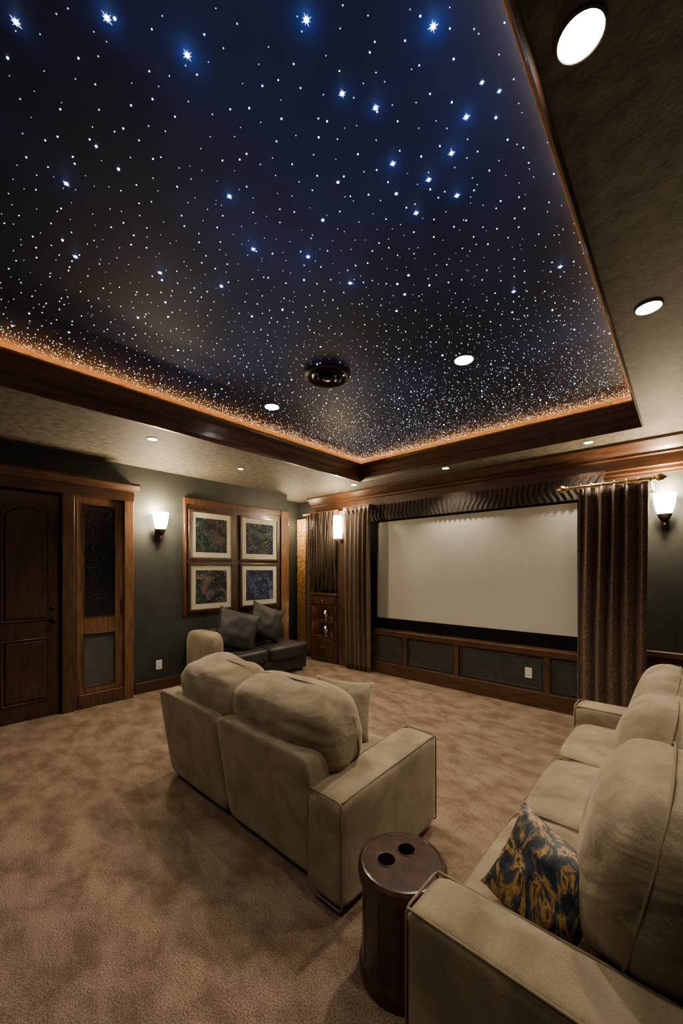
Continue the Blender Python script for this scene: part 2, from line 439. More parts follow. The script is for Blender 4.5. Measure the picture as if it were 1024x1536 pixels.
tray = empty('trim_tray_crown', ((TX0+TX1)/2, (TY0+TY1)/2, 2.8))
ring('lower_moulding', TX0, TX1, TY0, TY1, [(-0.10, 2.75), (-0.10, 2.735), (-0.07, 2.722), (-0.04, 2.715), (-0.015, 2.705), (0.0, 2.705), (0.004, 2.72), (0.012, 2.74), (0.012, 2.79), (0.0, 2.79), (0.0, 2.75)], M_woodh, tray, kr=0.03)
ring('band', TX0, TX1, TY0, TY1, [(0.0, 2.79), (0.02, 2.79), (0.02, 2.80), (0.012, 2.81), (0.012, 2.87), (0.03, 2.885), (0.045, 2.905), (0.05, 2.92), (0.0, 2.92)], M_woodh, tray)
ring('gilded_lip', TX0, TX1, TY0, TY1, [(0.0, 2.92), (0.06, 2.92), (0.065, 2.927), (0.06, 2.934), (0.0, 2.934)], M_goldlip, tray)
ring('cove_strip', TX0, TX1, TY0, TY1, [(0.0, 2.934), (0.04, 2.934), (0.04, 2.941), (0.0, 2.941)], M_cove, tray)

fc = empty('trim_front_crown', (-2, 4.75, 2.6))
prism('crown', [(4.85, 2.75), (4.62, 2.75), (4.62, 2.72), (4.64, 2.70), (4.68, 2.66), (4.71, 2.635), (4.71, 2.61), (4.735, 2.60), (4.735, 2.50), (4.76, 2.49), (4.76, 2.46), (4.785, 2.45), (4.785, 2.43), (4.85, 2.43)], 'x', -4.94, XR, M_woodh, fc)

box('baseboard_left', (XL, 1.80, 0), (XL+0.025, 4.00, 0.13), M_woodh, None, 0.006)
box('baseboard_left_rear', (XL, YB, 0), (XL+0.025, -0.10, 0.13), M_woodh, None, 0.006)
box('baseboard_back', (XL+0.03, YB, 0), (XR, YB+0.025, 0.13), M_woodh, None, 0.006)
box('baseboard_right', (XR-0.025, YB+0.03, 0), (XR, 4.78, 0.13), M_woodh, None, 0.006)
w = empty('trim_wainscot', (0.3, 4.82, 0.35))
box('backing', (-0.30, 4.815, 0), (XR, 4.85, 0.66), M_woodh, w)
box('cap', (-0.30, 4.775, 0.66), (XR, 4.85, 0.72), M_woodh, w, 0.01)
for k in range(2):
    x = -0.22 + k*0.58
    box('raised_panel_%d' % k, (x, 4.795, 0.20), (x+0.50, 4.815, 0.58), M_woodh, w, 0.012)
box('skirting', (-0.30, 4.795, 0), (XR, 4.815, 0.14), M_woodh, w, 0.005)

# ------------------------------------------------------------------ stars
BIG = [(-1.34,.19),(-1.15,.35),(-.757,.706),(-.511,.943),(-1.062,.528),(-.792,.889),(-.737,.987),(-.533,1.203),(-.618,1.273),
       (-.792,1.164),(-.724,1.302),(-.672,1.431),(-1.34,.838),(-1.758,.397),(-.83,1.389),(-1.479,1.049),(-2.136,.518),
       (-1.323,1.245),(-1.795,1.075),(-1.94,.825),(-.457,2.10),(-.681,2.124),(-1.284,1.503)]
def stars():
    V, F, MI = [], [], []
    def add(x, y, r, mi, seg=6, spikes=False):
        z = ZT - 0.0005; i = len(V)
        if spikes:  # starburst glare of the lens, built as glowing spikes
            n = 16
            for s in range(n):
                a = 2*math.pi*s/n + 0.35
                rr = r*(2.5 if s % 4 == 0 else (1.9 if s % 2 == 0 else 0.45))
                V.append((x+rr*math.cos(a), y+rr*math.sin(a), z))
        else:
            n = seg
            for s in range(n):
                a = 2*math.pi*s/n
                V.append((x+r*math.cos(a), y+r*math.sin(a), z))
        V.append((x, y, z - r*(0.9 if spikes else 1.6)))
        for s in range(n):
            F.append((i+s, i+n, i+(s+1) % n)); MI.append(1 if spikes else mi)
        if spikes:
            i = len(V)
            for s in range(12):
                a = 2*math.pi*s/12
                V.append((x+r*math.cos(a), y+r*math.sin(a), z-0.0002))
            V.append((x, y, z-r*1.3))
            for s in range(12):
                F.append((i+s, i+12, i+(s+1) % 12)); MI.append(mi)
    sp = 0.068
    cy = TY0 + 0.09; row = 0
    while cy < TY1 - 0.05:
        cx = TX0 + 0.09 + (row % 2)*sp*0.5
        while cx < TX1 - 0.04:
            x = cx + random.uniform(-0.028, 0.028); y = cy + random.uniform(-0.028, 0.028)
            q = random.random()
            if q < 0.42: add(x, y, random.uniform(0.0016, 0.0025), 0)
            elif q < 0.962: add(x, y, random.uniform(0.0012, 0.0021), 1)
            elif q < 0.988: add(x, y, random.uniform(0.0028, 0.0040), 2, 8)
            else: add(x, y, random.uniform(0.0032, 0.0040), 2, spikes=True)
            cx += sp
        cy += sp; row += 1
    for _ in range(2800):
        y = TY1 - 0.06 - abs(random.gauss(0, 1.0)); x = random.uniform(TX0+0.07, TX1-0.04)
        if y < 0.8: continue
        add(x, y, random.uniform(0.0011, 0.0020), random.choice((0, 1, 1, 1)), 5)
    for _ in range(2600):  # added warm points imitating reflections along the tray edges
        d = 0.055 + abs(random.gauss(0, 0.12))
        if random.random() < 0.55: x = TX0 + d; y = random.uniform(0.2, TY1-0.07)
        else: y = TY1 - d; x = random.uniform(TX0+0.07, TX1-0.05)
        add(x, y, random.uniform(0.0015, 0.0030), 3, 5)
    for k, (x, y) in enumerate(BIG):
        add(x, y, 0.0062 if k < 5 else 0.0054, 2, spikes=True)
    me = bpy.data.meshes.new('fibre_optic_stars'); me.from_pydata(V, [], F)
    o = link('fibre_optic_stars', me, [M_sw, M_sd, M_sb, M_so])
    me.polygons.foreach_set('material_index', MI)
    return o
star_obj = stars()

# ------------------------------------------------------------------ lights
def spot(name, loc, energy, angle=110, color=(1.0, 0.83, 0.63), blend=0.7, radius=0.05, parent=None):
    l = bpy.data.lights.new(name, 'SPOT'); l.energy = energy; l.spot_size = math.radians(angle); l.spot_blend = blend
    l.color = color; l.shadow_soft_size = radius
    o = bpy.data.objects.new(name, l); o.location = loc; COL.objects.link(o)
    if parent:
        o.parent = parent; o.matrix_parent_inverse = Matrix.Translation(parent.location).inverted()
    return o
def point(name, loc, energy, color=(1.0, 0.74, 0.45), radius=0.04, parent=None):
    l = bpy.data.lights.new(name, 'POINT'); l.energy = energy; l.color = color; l.shadow_soft_size = radius
    o = bpy.data.objects.new(name, l); o.location = loc; COL.objects.link(o)
    if parent:
        o.parent = parent; o.matrix_parent_inverse = Matrix.Translation(parent.location).inverted()
    return o
for k, (x, y) in enumerate(BIG):
    point('star_glow', (x, y, ZT-0.03), 0.055 if k < 5 else 0.026, (0.28, 0.46, 1.0), 0.004, star_obj)

def can(x, y, z, r, energy, mm, angle=115):
    e = empty('recessed_downlight', (x, y, z))
    lathe('trim_ring', [(r*0.98, 0.0), (r*1.12, -0.001), (r*1.12, -0.004), (r*1.0, -0.007), (r*0.96, -0.004)], (x, y, z), M_trimring, e, 36)
    lathe('lens', [(r*0.97, -0.001), (r*0.97, -0.005), (r*0.5, -0.008)], (x, y, z), mm, e, 32)
    spot('lamp', (x, y, z-0.03), energy, angle, parent=e)
can(-0.135, 2.34, ZS, 0.050, 70, M_can)
can(-0.185, 1.045, ZS, 0.048, 50, M_can)
can(-3.79, 1.54, ZS, 0.045, 65, M_cansm)
can(-4.10, 2.72, ZS, 0.030, 25, M_cansm)
can(-3.63, 4.33, ZS, 0.040, 50, M_cansm)
can(-2.20, 4.37, ZS, 0.040, 55, M_cansm)
can(-0.717, 4.42, ZS, 0.040, 50, M_cansm)
can(-2.78, 2.17, ZT, 0.062, 110, M_can)
can(-1.16, 2.58, ZT, 0.062, 160, M_can)
can(-2.6, 0.0, ZT, 0.062, 46, M_can)  # out-of-view can added for fill light
can(-1.2, -0.5, ZT, 0.062, 36, M_can)  # likewise an added fill can, unseen from the camera

v = empty('ceiling_air_vent', (-2.02, 2.10, ZT))
for k, (a, b) in enumerate([(0.17, 0.135), (0.12, 0.095), (0.08, 0.06)]):
    lathe('ring_%d' % k, [(b, -0.001), (b, -0.014-0.006*k), ((a+b)/2, -0.024-0.006*k), (a, -0.012-0.006*k), (a, -0.001)], (-2.02, 2.10, ZT), M_metal, v, 48)
lathe('core', [(0.04, -0.001), (0.04, -0.03), (0.02, -0.04)], (-2.02, 2.10, ZT), M_metal, v, 32)

# ------------------------------------------------------------------ wall sconces
def sconce(x, y, z, direction, energy=14, s=1.0, tall=1.0):
    d = Vector(direction); e = empty('wall_sconce', (x, y, z))
    c = Vector((x, y, z)) + d*0.10
    prof = [(0.045, -0.09), (0.060, -0.055), (0.070, 0.0), (0.076, 0.05), (0.082, 0.085)]
    if tall > 1: prof = [(0.050, -0.09), (0.058, -0.08), (0.060, 0.0), (0.060, 0.075), (0.058, 0.085)]
    lathe('glass_shade', [(r*s, (h*tall if h > -0.09 else h)*s) for r, h in prof], c, M_shade, e, 28)
    lathe('cup', [(0.015*s, -0.155*s), (0.03*s, -0.145*s), (0.05*s, -0.105*s), (0.052*s, -0.09*s)], c, M_metal, e, 24)
    lathe('finial', [(0.004*s, -0.20*s), (0.014*s, -0.185*s), (0.010*s, -0.165*s), (0.016*s, -0.155*s)], c, M_metal, e, 16)
    p0 = c + Vector((0, 0, -0.14*s)); p1 = Vector((x, y, z-0.16*s)) + d*0.01
    tube('arm', [[p0, (p0+p1)/2 + Vector((0, 0, -0.02)), p1]], 0.008, M_metal, e)
    if abs(d.x) > 0.5: box('backplate', (min(x, x+d.x*0.015), y-0.03, z-0.22*s), (max(x, x+d.x*0.015), y+0.03, z-0.08*s), M_metal, e, 0.004)
    else: box('backplate', (x-0.03, min(y, y+d.y*0.015), z-0.22*s), (x+0.03, max(y, y+d.y*0.015), z-0.08*s), M_metal, e, 0.004)
    point('bulb_up', c + Vector((0, 0, 0.13*s*tall)) + d*0.02, energy, parent=e)
    point('bulb_down', c + Vector((0, 0, -0.02)) + d*0.12*s, energy*0.6, parent=e)
sconce(XL, 2.07, 2.11, (1, 0, 0), 66, 1.15)
sconce(-0.156, YF, 2.13, (0, -1, 0), 66, 1.1)

# ------------------------------------------------------------------ door, sidelight
D = empty('door_1', (XL+0.07, 0.56, 1.1))
box('leaf', (XL+0.002, 0.08, 0.01), (XL+0.055, 1.045, 2.28), M_door, D, 0.004)
def arch_panel(y0, y1, z0, z1, rise):
    pts = [(y0, z0), (y1, z0)]
    for i in range(9):
        t = i/8; pts.append((y1-(y1-y0)*t, z1 + rise*math.sin(math.pi*t)))
    return pts
for k, y0 in enumerate((0.16, 0.61)):
    y1 = y0 + 0.32
    prism('upper_panel_%d' % k, arch_panel(y0, y1, 1.02, 2.04, 0.08), 'x', XL+0.055, XL+0.072, M_door, D, 0.014)
    pp = [(XL+0.058, a, b) for a, b in arch_panel(y0-0.025, y1+0.025, 0.995, 2.06, 0.09)]
    tube('upper_bead_%d' % k, [pp], 0.010, M_wood, D, closed=True)
    prism('lower_panel_%d' % k, [(y0, 0.20), (y1, 0.20), (y1, 0.78), (y0, 0.78)], 'x', XL+0.055, XL+0.072, M_door, D, 0.014)
    tube('lower_bead_%d' % k, [[(XL+0.058, y0-0.025, 0.175), (XL+0.058, y1+0.025, 0.175), (XL+0.058, y1+0.025, 0.805), (XL+0.058, y0-0.025, 0.805)]], 0.010, M_wood, D, closed=True)
lathe('knob', [(0.030, 0), (0.030, 0.006), (0.011, 0.010), (0.011, 0.035), (0.026, 0.042), (0.030, 0.055), (0.024, 0.068), (0.008, 0.074)], (XL+0.055, 0.985, 0.98), M_metal, D, 28, 'x')
lathe('deadbolt', [(0.022, 0), (0.022, 0.012), (0.010, 0.018)], (XL+0.055, 0.985, 1.10), M_metal, D, 24, 'x')

C = empty('trim_door_casing', (XL+0.06, 0.9, 1.2))
box('left_jamb', (XL, -0.08, 0), (XL+0.11, 0.07, 2.30), M_wood, C, 0.006)
box('middle_jamb', (XL, 1.055, 0), (XL+0.12, 1.165, 2.30), M_wood, C, 0.006)
box('middle_fillet', (XL, 1.165, 0), (XL+0.09, 1.20, 2.30), M_wood, C, 0.004)
box('head', (XL, -0.08, 2.30), (XL+0.12, 1.76, 2.41), M_woodh, C, 0.006)
prism('cornice', [(XL, 2.41), (XL+0.13, 2.41), (XL+0.14, 2.43), (XL+0.16, 2.45), (XL+0.18, 2.475), (XL+0.18, 2.50), (XL, 2.50)], 'y', -0.10, 1.80, M_woodh, C)
box('right_pilaster', (XL, 1.655, 0), (XL+0.11, 1.755, 2.30), M_oak, C, 0.006)
box('plinth', (XL, 1.20, 0), (XL+0.10, 1.655, 0.15), M_wood, C, 0.006)

W = empty('window_1', (XL+0.05, 1.43, 1.2))
boxes('sash', [((XL, 1.20, 0.15), (XL+0.06, 1.262, 2.30)), ((XL, 1.572, 0.15), (XL+0.06, 1.655, 2.30)),
               ((XL, 1.262, 2.22), (XL+0.06, 1.572, 2.30)), ((XL, 1.262, 0.80), (XL+0.06, 1.572, 0.98)), ((XL, 1.262, 0.15), (XL+0.06, 1.572, 0.22))], M_oak, W, 0.004)
box('seeded_glass', (XL+0.005, 1.262, 0.98), (XL+0.03, 1.572, 2.22), M_glassd, W)
box('lower_insert', (XL+0.005, 1.262, 0.22), (XL+0.035, 1.572, 0.80), mat('grey_insert', (0.05, 0.055, 0.05), (0.07, 0.073, 0.065), 8, 0.5), W)
tube('glass_bead', [[(XL+0.062, 1.262, 0.98), (XL+0.062, 1.572, 0.98), (XL+0.062, 1.572, 2.22), (XL+0.062, 1.262, 2.22)]], 0.006, M_wood, W, closed=True)
tube('insert_bead', [[(XL+0.062, 1.262, 0.22), (XL+0.062, 1.572, 0.22), (XL+0.062, 1.572, 0.80), (XL+0.062, 1.262, 0.80)]], 0.006, M_wood, W, closed=True)
tube('latch', [[(XL+0.06, 1.63, 1.16), (XL+0.09, 1.63, 1.14), (XL+0.09, 1.63, 1.02), (XL+0.06, 1.63, 1.00)]], 0.006, M_metal, W)

def outlet(p, n):
    e = empty('wall_outlet', p)
    x, y, z = p
    if n == 'x':
        box('plate', (x, y-0.036, z-0.058), (x+0.006, y+0.036, z+0.058), M_white, e, 0.002)
        for k in (-1, 1): boxes('socket_%d' % k, [((x+0.006, y-0.010, z+k*0.026-0.008), (x+0.0075, y-0.006, z+k*0.026+0.008)), ((x+0.006, y+0.006, z+k*0.026-0.008), (x+0.0075, y+0.010, z+k*0.026+0.008))], M_slot, e)
    else:
        box('plate', (x-0.036, y-0.006, z-0.058), (x+0.036, y, z+0.058), M_white, e, 0.002)
        for k in (-1, 1): boxes('socket_%d' % k, [((x-0.010, y-0.0075, z+k*0.026-0.008), (x-0.006, y-0.006, z+k*0.026+0.008)), ((x+0.006, y-0.0075, z+k*0.026-0.008), (x+0.010, y-0.006, z+k*0.026+0.008))], M_slot, e)
outlet((XL, 2.09, 0.31), 'x')

# ------------------------------------------------------------------ picture wall
box('trim_picture_backing', (XL, 2.431, 0.90), (XL+0.02, 4.015, 2.38), M_door)
boxes('trim_picture_border', [((XL, 2.40, 2.38), (XL+0.045, 4.015, 2.46)), ((XL, 2.40, 0.89), (XL+0.045, 2.43, 2.38))], M_wood, None, 0.006)
box('trim_pilaster', (XL, 4.02, 0), (XL+0.05, 4.18, 2.46), M_oak, None, 0.008)
k = 0
for (z0, z1) in ((1.64, 2.31), (0.94, 1.60)):
    for (y0, y1) in ((2.455, 3.13), (3.25, 3.96)):
        e = empty('framed_picture', (XL+0.04, (y0+y1)/2, (z0+z1)/2)); x = XL+0.021; f = 0.032
        boxes('frame', [((x, y0, z0), (x+0.035, y0+f, z1)), ((x, y1-f, z0), (x+0.035, y1, z1)), ((x, y0+f, z0), (x+0.035, y1-f, z0+f)), ((x, y0+f, z1-f), (x+0.035, y1-f, z1))], M_door, e, 0.004)
        box('mat_board', (x, y0+f, z0+f), (x+0.018, y1-f, z1-f), M_matb, e)
        mw = 0.07
        box('print', (x+0.018, y0+f+mw, z0+f+mw), (x+0.0195, y1-f-mw, z1-f-mw), M_art[k], e); k += 1

# ------------------------------------------------------------------ screen wall
Sc = empty('projector_screen', (-2.17, 4.72, 1.5))
box('screen_fabric', (-3.49, 4.715, 0.79), (-0.86, 4.73, 2.215), M_screen, Sc)
boxes('black_frame', [((-3.66, 4.70, 0.64), (-3.49, 4.76, 2.42)), ((-0.86, 4.70, 0.64), (-0.70, 4.76, 2.42)), ((-3.49, 4.70, 0.64), (-0.86, 4.76, 0.79)), ((-3.49, 4.70, 2.215), (-0.86, 4.76, 2.42))], M_black, Sc, 0.003)
box('mounting_back', (-3.66, 4.76, 0.64), (-0.70, 4.85, 2.42), M_black, Sc)

St = empty('stage_front_panelling', (-2, 4.7, 0.3))
box('carcass', (-3.44, 4.585, 0), (-0.32, 4.85, 0.60), M_panel, St)
box('top_rail', (-3.46, 4.55, 0.56), (-0.31, 4.85, 0.635), M_woodh, St, 0.008)
box('bottom_rail', (-3.46, 4.55, 0), (-0.31, 4.585, 0.17), M_woodh, St, 0.006)
sx = [-3.45, -2.90, -2.15, -1.12, -0.40]
boxes('stiles', [((x-0.03, 4.555, 0.17), (x+0.03, 4.585, 0.56)) for x in sx], M_wood, St, 0.004)
for k in range(len(sx)-1):
    a, b = sx[k]+0.06, sx[k+1]-0.06
    tube('panel_bead_%d' % k, [[(a, 4.583, 0.20), (b, 4.583, 0.20), (b, 4.583, 0.53), (a, 4.583, 0.53)]], 0.008, M_wood, St, closed=True)
outlet((-1.31, 4.583, 0.36), 'y')

Va = empty('pleated_valance', (-2.3, 4.66, 2.35))
curtain('pleats', -3.95, -0.62, 4.66, 2.235, 2.47, 52, 0.008, M_valance, Va, 1.0, 0.004)
box('headrail', (-3.95, 4.66, 2.46), (-0.62, 4.73, 2.50), M_wood, Va)

cl = empty('curtain_panel', (-3.66, 4.46, 1.2))
curtain('cloth', -3.93, -3.43, 4.46, 0.015, 2.44, 6, 0.036, M_curtain2, cl, 2.0)
box('heading', (-3.93, 4.44, 2.40), (-3.43, 4.62, 2.46), M_wood, cl, 0.004)

cr = empty('curtain_panel', (-0.55, 4.42, 1.2))
curtain('cloth', -0.80, -0.265, 4.42, 0.015, 2.30, 5, 0.045, M_curtain, cr, 4.0)
tube('rod', [[(-0.92, 4.42, 2.32), (-0.20, 4.42, 2.32)]], 0.014, M_gold, cr, res=4)
tube('rod_rings', [[( -0.78+0.09*i + 0.0, 4.42+0.024*math.cos(a), 2.32+0.024*math.sin(a)) for a in [2*math.pi*q/14 for q in range(14)]] for i in range(6)], 0.005, M_gold, cr, closed=True)
for x, s in ((-0.92, -1), (-0.20, 1)):
    lathe('finial_%d' % (s+1), [(0.014, -0.03), (0.022, -0.02), (0.016, -0.008), (0.030, 0.01), (0.036, 0.028), (0.026, 0.048), (0.010, 0.062), (0.004, 0.075)] if s > 0 else [(0.004, -0.075), (0.010, -0.062), (0.026, -0.048), (0.036, -0.028), (0.030, -0.01), (0.016, 0.008), (0.022, 0.02), (0.014, 0.03)], (x, 4.42, 2.32), M_gold, cr, 24, 'x')
tube('bracket', [[(-0.24, 4.42, 2.30), (-0.24, 4.6, 2.27), (-0.24, 4.85, 2.27)]], 0.009, M_gold, cr)

# left alcove
pil = box('trim_alcove_pilaster', (-4.12, 4.52, 0), (-3.94, 4.85, 2.43), M_wood, None, 0.006)
sconce(-4.03, 4.52, 2.16, (0, -1, 0), 32, 1.1, 1.9)
ch = empty('display_cabinet', (-4.42, 4.65, 0.55))
boxes('carcass', [((-4.72, 4.50, 0.05), (-4.68, 4.84, 1.08)), ((-4.17, 4.50, 0.05), (-4.13, 4.84, 1.08)), ((-4.68, 4.81, 0.05), (-4.17, 4.84, 1.08)),
                  ((-4.68, 4.50, 0.05), (-4.17, 4.81, 0.09)), ((-4.68, 4.51, 0.38), (-4.17, 4.81, 0.41)), ((-4.68, 4.51, 0.64), (-4.17, 4.81, 0.67)), ((-4.68, 4.51, 0.90), (-4.17, 4.81, 0.93))], M_wood, ch, 0.003)
box('top', (-4.74, 4.48, 1.08), (-4.125, 4.845, 1.12), M_woodh, ch, 0.008)
box('plinth', (-4.71, 4.51, 0), (-4.14, 4.83, 0.05), M_door, ch)
box('drawer', (-4.675, 4.485, 0.94), (-4.175, 4.52, 1.07), M_wood, ch, 0.005)
boxes('cupboard_doors', [((-4.675, 4.485, 0.10), (-4.43, 4.505, 0.375)), ((-4.42, 4.485, 0.10), (-4.175, 4.505, 0.375))], M_wood, ch, 0.006)
for i, (x, z) in enumerate(((-4.425, 1.0), (-4.45, 0.24), (-4.40, 0.24))):
    lathe('knob_%d' % i, [(0.008, 0), (0.008, 0.008), (0.014, 0.012), (0.013, 0.02), (0.005, 0.024)], (x, 4.485, z), M_gold, ch, 20, '-y')
for i, (x, z) in enumerate(((-4.43, 0.67), (-4.43, 0.41))):
    lathe('ornament_%d' % i, [(0.045, 0), (0.045, 0.008), (0.014, 0.018), (0.014, 0.04), (0.055, 0.075), (0.062, 0.11), (0.045, 0.145), (0.018, 0.16), (0.022, 0.175)], (x, 4.58, z), M_silver, ch, 24)
    lathe('small_cup_%d' % i, [(0.02, 0), (0.03, 0.03), (0.034, 0.07), (0.030, 0.072)], (x+0.14, 4.57, z), M_gold, ch, 20)
    point('shelf_light_%d' % i, (x-0.05, 4.55, z+0.215), 0.9, radius=0.01, parent=ch)
be = empty('beaded_strand_curtain', (-4.5, 4.6, 1.9))
paths = []
for i in range(130):
    u = random.random(); x = -4.78 + 0.64*u; y = 4.52 + random.uniform(-0.035, 0.05)
    pts = []
    zb = random.uniform(1.15, 1.30)
    sw = random.uniform(-0.03, 0.03)
    for j in range(12):
        t = j/11; z = 2.44 - (2.44-zb)*t
        pinch = 1 - 0.16*math.sin(math.pi*t*0.9)
        xx = -4.46 + (x+4.46)*pinch + sw*math.sin(t*5+i)
        pts.append((xx, y + 0.012*math.sin(6*t+i), z))
    paths.append(pts)
tube('strands', paths, 0.006, M_bead, be, res=1)
tube('pole', [[(-4.93, 4.53, 2.45), (-4.13, 4.53, 2.45)]], 0.014, M_gold, be)
dk = empty('curtain_panel', (-5.1, 4.6, 1.2))
curtain('cloth', -4.97, -4.75, 4.62, 0.015, 2.44, 3, 0.03, M_curtain2, dk, 3.0)
am = empty('amber_beaded_screen', (-5.2, 4.5, 1.2))
box('panel', (-5.33, 4.74, 0.02), (-5.0, 4.80, 2.42), M_amber, am, 0.005)
point('alcove_fill', (-5.12, 4.45, 2.3), 34, parent=am)  # added light without a fixture, brightens the amber panel

# ------------------------------------------------------------------ settee by the left wall
se = empty('settee', (-4.55, 3.2, 0.35))
box('base', (-4.86, 2.58, 0.05), (-4.26, 3.98, 0.24), M_leather, se, 0.02)
for k, (a, b) in enumerate(((2.62, 3.28), (3.29, 3.97))):
    soft('seat_cushion_%d' % k, (0.66, b-a, 0.20), T(-4.53, (a+b)/2, 0.33), M_leather, se, 7, 14, 0.004, 6, k)
soft('back_rest', (0.18, 1.40, 0.42), T(-4.82, 3.27, 0.50), M_leather, se, 6, 14, 0.004, 5)
soft('arm', (0.64, 0.22, 0.66), T(-4.55, 2.49, 0.40), M_suede, se, 5, 16, 0.004, 5)
for k, (x, y) in enumerate(((-4.80, 2.6), (-4.32, 2.6), (-4.80, 3.92), (-4.32, 3.92))):
    lathe('foot_%d' % k, [(0.018, 0), (0.026, 0.055)], (x, y, 0), M_door, se, 16)
throw_pillow('sequin_cushion_1', 0.58, 0.56, 0.20, T(-4.50, 2.93, 0.69) @ Rm(0, 0, 66) @ Rm(-18, 16, 0), M_pil2, se, 1)
throw_pillow('sequin_cushion_2', 0.52, 0.52, 0.18, T(-4.58, 3.46, 0.74) @ Rm(0, 0, 70) @ Rm(-20, 22, 0), M_pil2, se, 4)

# ------------------------------------------------------------------ loveseat
lv = empty('loveseat', (-1.95, 1.65, 0.35))
box('base', (-2.72, 1.34, 0.05), (-1.16, 1.98, 0.27), M_suede, lv, 0.02)
def shear(y_bot, z_bot, k):
    m4 = Matrix.Identity(4); m4[1][2] = k; m4[1][3] = -k*z_bot; return m4
sh = shear(0, 0.04, -0.15)
soft('back_panel_left', (0.77, 0.15, 0.62), sh @ T(-2.43, 1.345, 0.345), M_suede, lv, 14, 20, 0.004, 4, 1)
soft('back_panel_right', (0.775, 0.15, 0.62), sh @ T(-1.66, 1.345, 0.345), M_suede, lv, 14, 20, 0.004, 4, 3)
for nm, x0, x1 in (('right', -1.30, -1.08), ('left', -2.84, -2.62)):
    ys, ye = (1.205, 2.05) if nm == 'right' else (1.34, 2.05)
    kz = 0.035/(ye-ys)
    def arm_pt(p, ye=ye, kz=kz):
        x, y, z = p
        return (x, y, z - max(0.0, (z-0.04))/0.51*kz*(ye-y))
    o = soft('arm_%s' % nm, (x1-x0, ye-ys, 0.51), T((x0+x1)/2, (ys+ye)/2, 0.295), M_suede, lv, 12, 20, 0.003, 4, 5)
    for vv in o.data.vertices: vv.co = arm_pt(vv.co)
    for yy, t in ((ys+0.012, 'back'), (ye-0.012, 'front')):
        L2 = rrect(x1-x0-0.014, 0.496, 0.025)
        tube('arm_piping_%s_%s' % (nm, t), [[arm_pt(((x0+x1)/2+a, yy, 0.295+b)) for a, b in L2]], 0.0042, M_pipe, lv, closed=True)
    for sgn in (-1, 1):
        xm = (x0+x1)/2; hw = (x1-x0)/2
        tube('arm_top_piping_%s_%d' % (nm, sgn+1), [[arm_pt(p) for p in ((xm+sgn*(hw-0.012), ys+0.02, 0.541), (xm+sgn*(hw-0.009), (ys+ye)/2, 0.545), (xm+sgn*(hw-0.012), ye-0.02, 0.541))]], 0.0042, M_pipe, lv)
for k, (a, b) in enumerate(((-2.62, -1.965), (-1.955, -1.30))):
    soft('seat_cushion_%d' % k, (b-a, 0.66, 0.19), T((a+b)/2, 1.70, 0.355), M_suedec, lv, 6, 18, 0.006, 4, k)
for nm, cx0, wd_, sd_, rz in (('left', -2.30, 0.76, 2.0, -2), ('right', -1.62, 0.80, 7.0, 2)):
    m4 = T(cx0, 1.42, 0.675) @ Rm(16, 0, rz)
    soft('back_cushion_%s' % nm, (wd_, 0.36, 0.45), m4, M_suedec, lv, 3.7, 44, 0.018, 4.5, sd_, 0.011, (3.0, 7.0, 11.0))
    tube('back_piping_%s' % nm, [[tuple(m4 @ Vector((p, 0.05, q))) for p, q in sloop(wd_-0.004, 0.444, 3.7)]], 0.004, M_pipe, lv, closed=True)
throw_pillow('loose_cushion', 0.38, 0.38, 0.15, T(-1.60, 1.80, 0.63) @ Rm(0, 0, 50) @ Rm(-22, 10, 0), M_suedec, lv, 2)
for k, (x, y) in enumerate(((-2.70, 1.40), (-1.18, 1.32), (-2.70, 1.95), (-1.18, 1.95))):
    box('foot_%d' % k, (x-0.03, y-0.03, 0), (x+0.03, y+0.03, 0.055), M_black, lv)

# ------------------------------------------------------------------ drum side table
dt = empty('drum_side_table', (-0.797, 1.233, 0.2))
cx, cy = -0.797, 1.233
lathe('drum_body', [(0.145, 0.0), (0.158, 0.004), (0.160, 0.045), (0.152, 0.055), (0.150, 0.08), (0.149, 0.20), (0.150, 0.33), (0.153, 0.345), (0.153, 0.352), (0.10, 0.352)], (cx, cy, 0), M_cherry, dt, 64)
top = lathe('lid', [(0.12, 0.350), (0.158, 0.352), (0.164, 0.362), (0.166, 0.385), (0.163, 0.402), (0.154, 0.412), (0.148, 0.4135), (0.144, 0.410), (0.05, 0.410)], (cx, cy, 0), M_cherry, dt, 64)
bpy.context.view_layer.update()
for (hx, hy) in ((-0.842, 1.195), (-0.815, 1.290)):
    c = lathe('cutter', [(0.034, 0.375), (0.034, 0.43)], (hx, hy, 0), M_black, None, 32)
    md = top.modifiers.new('hole', 'BOOLEAN'); md.operation = 'DIFFERENCE'; md.object = c; md.solver = 'EXACT'
    bpy.context.view_layer.objects.active = top
    bpy.ops.object.modifier_apply(modifier=md.name)
    bpy.data.objects.remove(c)
    lathe('cup_liner', [(0.0335, 0.3755), (0.0335, 0.3765), (0.02, 0.3765)], (hx, hy, 0), M_black, dt, 32)
    tube('cup_rim', [[(hx+0.035*math.cos(a), hy+0.035*math.sin(a), 0.411) for a in [2*math.pi*q/28 for q in range(28)]]], 0.002, M_cherry, dt, closed=True)
for p in top.data.polygons: p.use_smooth = False
tube('stave_lines', [[(cx+0.1505*math.cos(a), cy+0.1505*math.sin(a), 0.075), (cx+0.1490*math.cos(a), cy+0.1490*math.sin(a), 0.20), (cx+0.1505*math.cos(a), cy+0.1505*math.sin(a), 0.335)] for a in [2*math.pi*q/12 for q in range(12)]], 0.0022, M_door, dt)

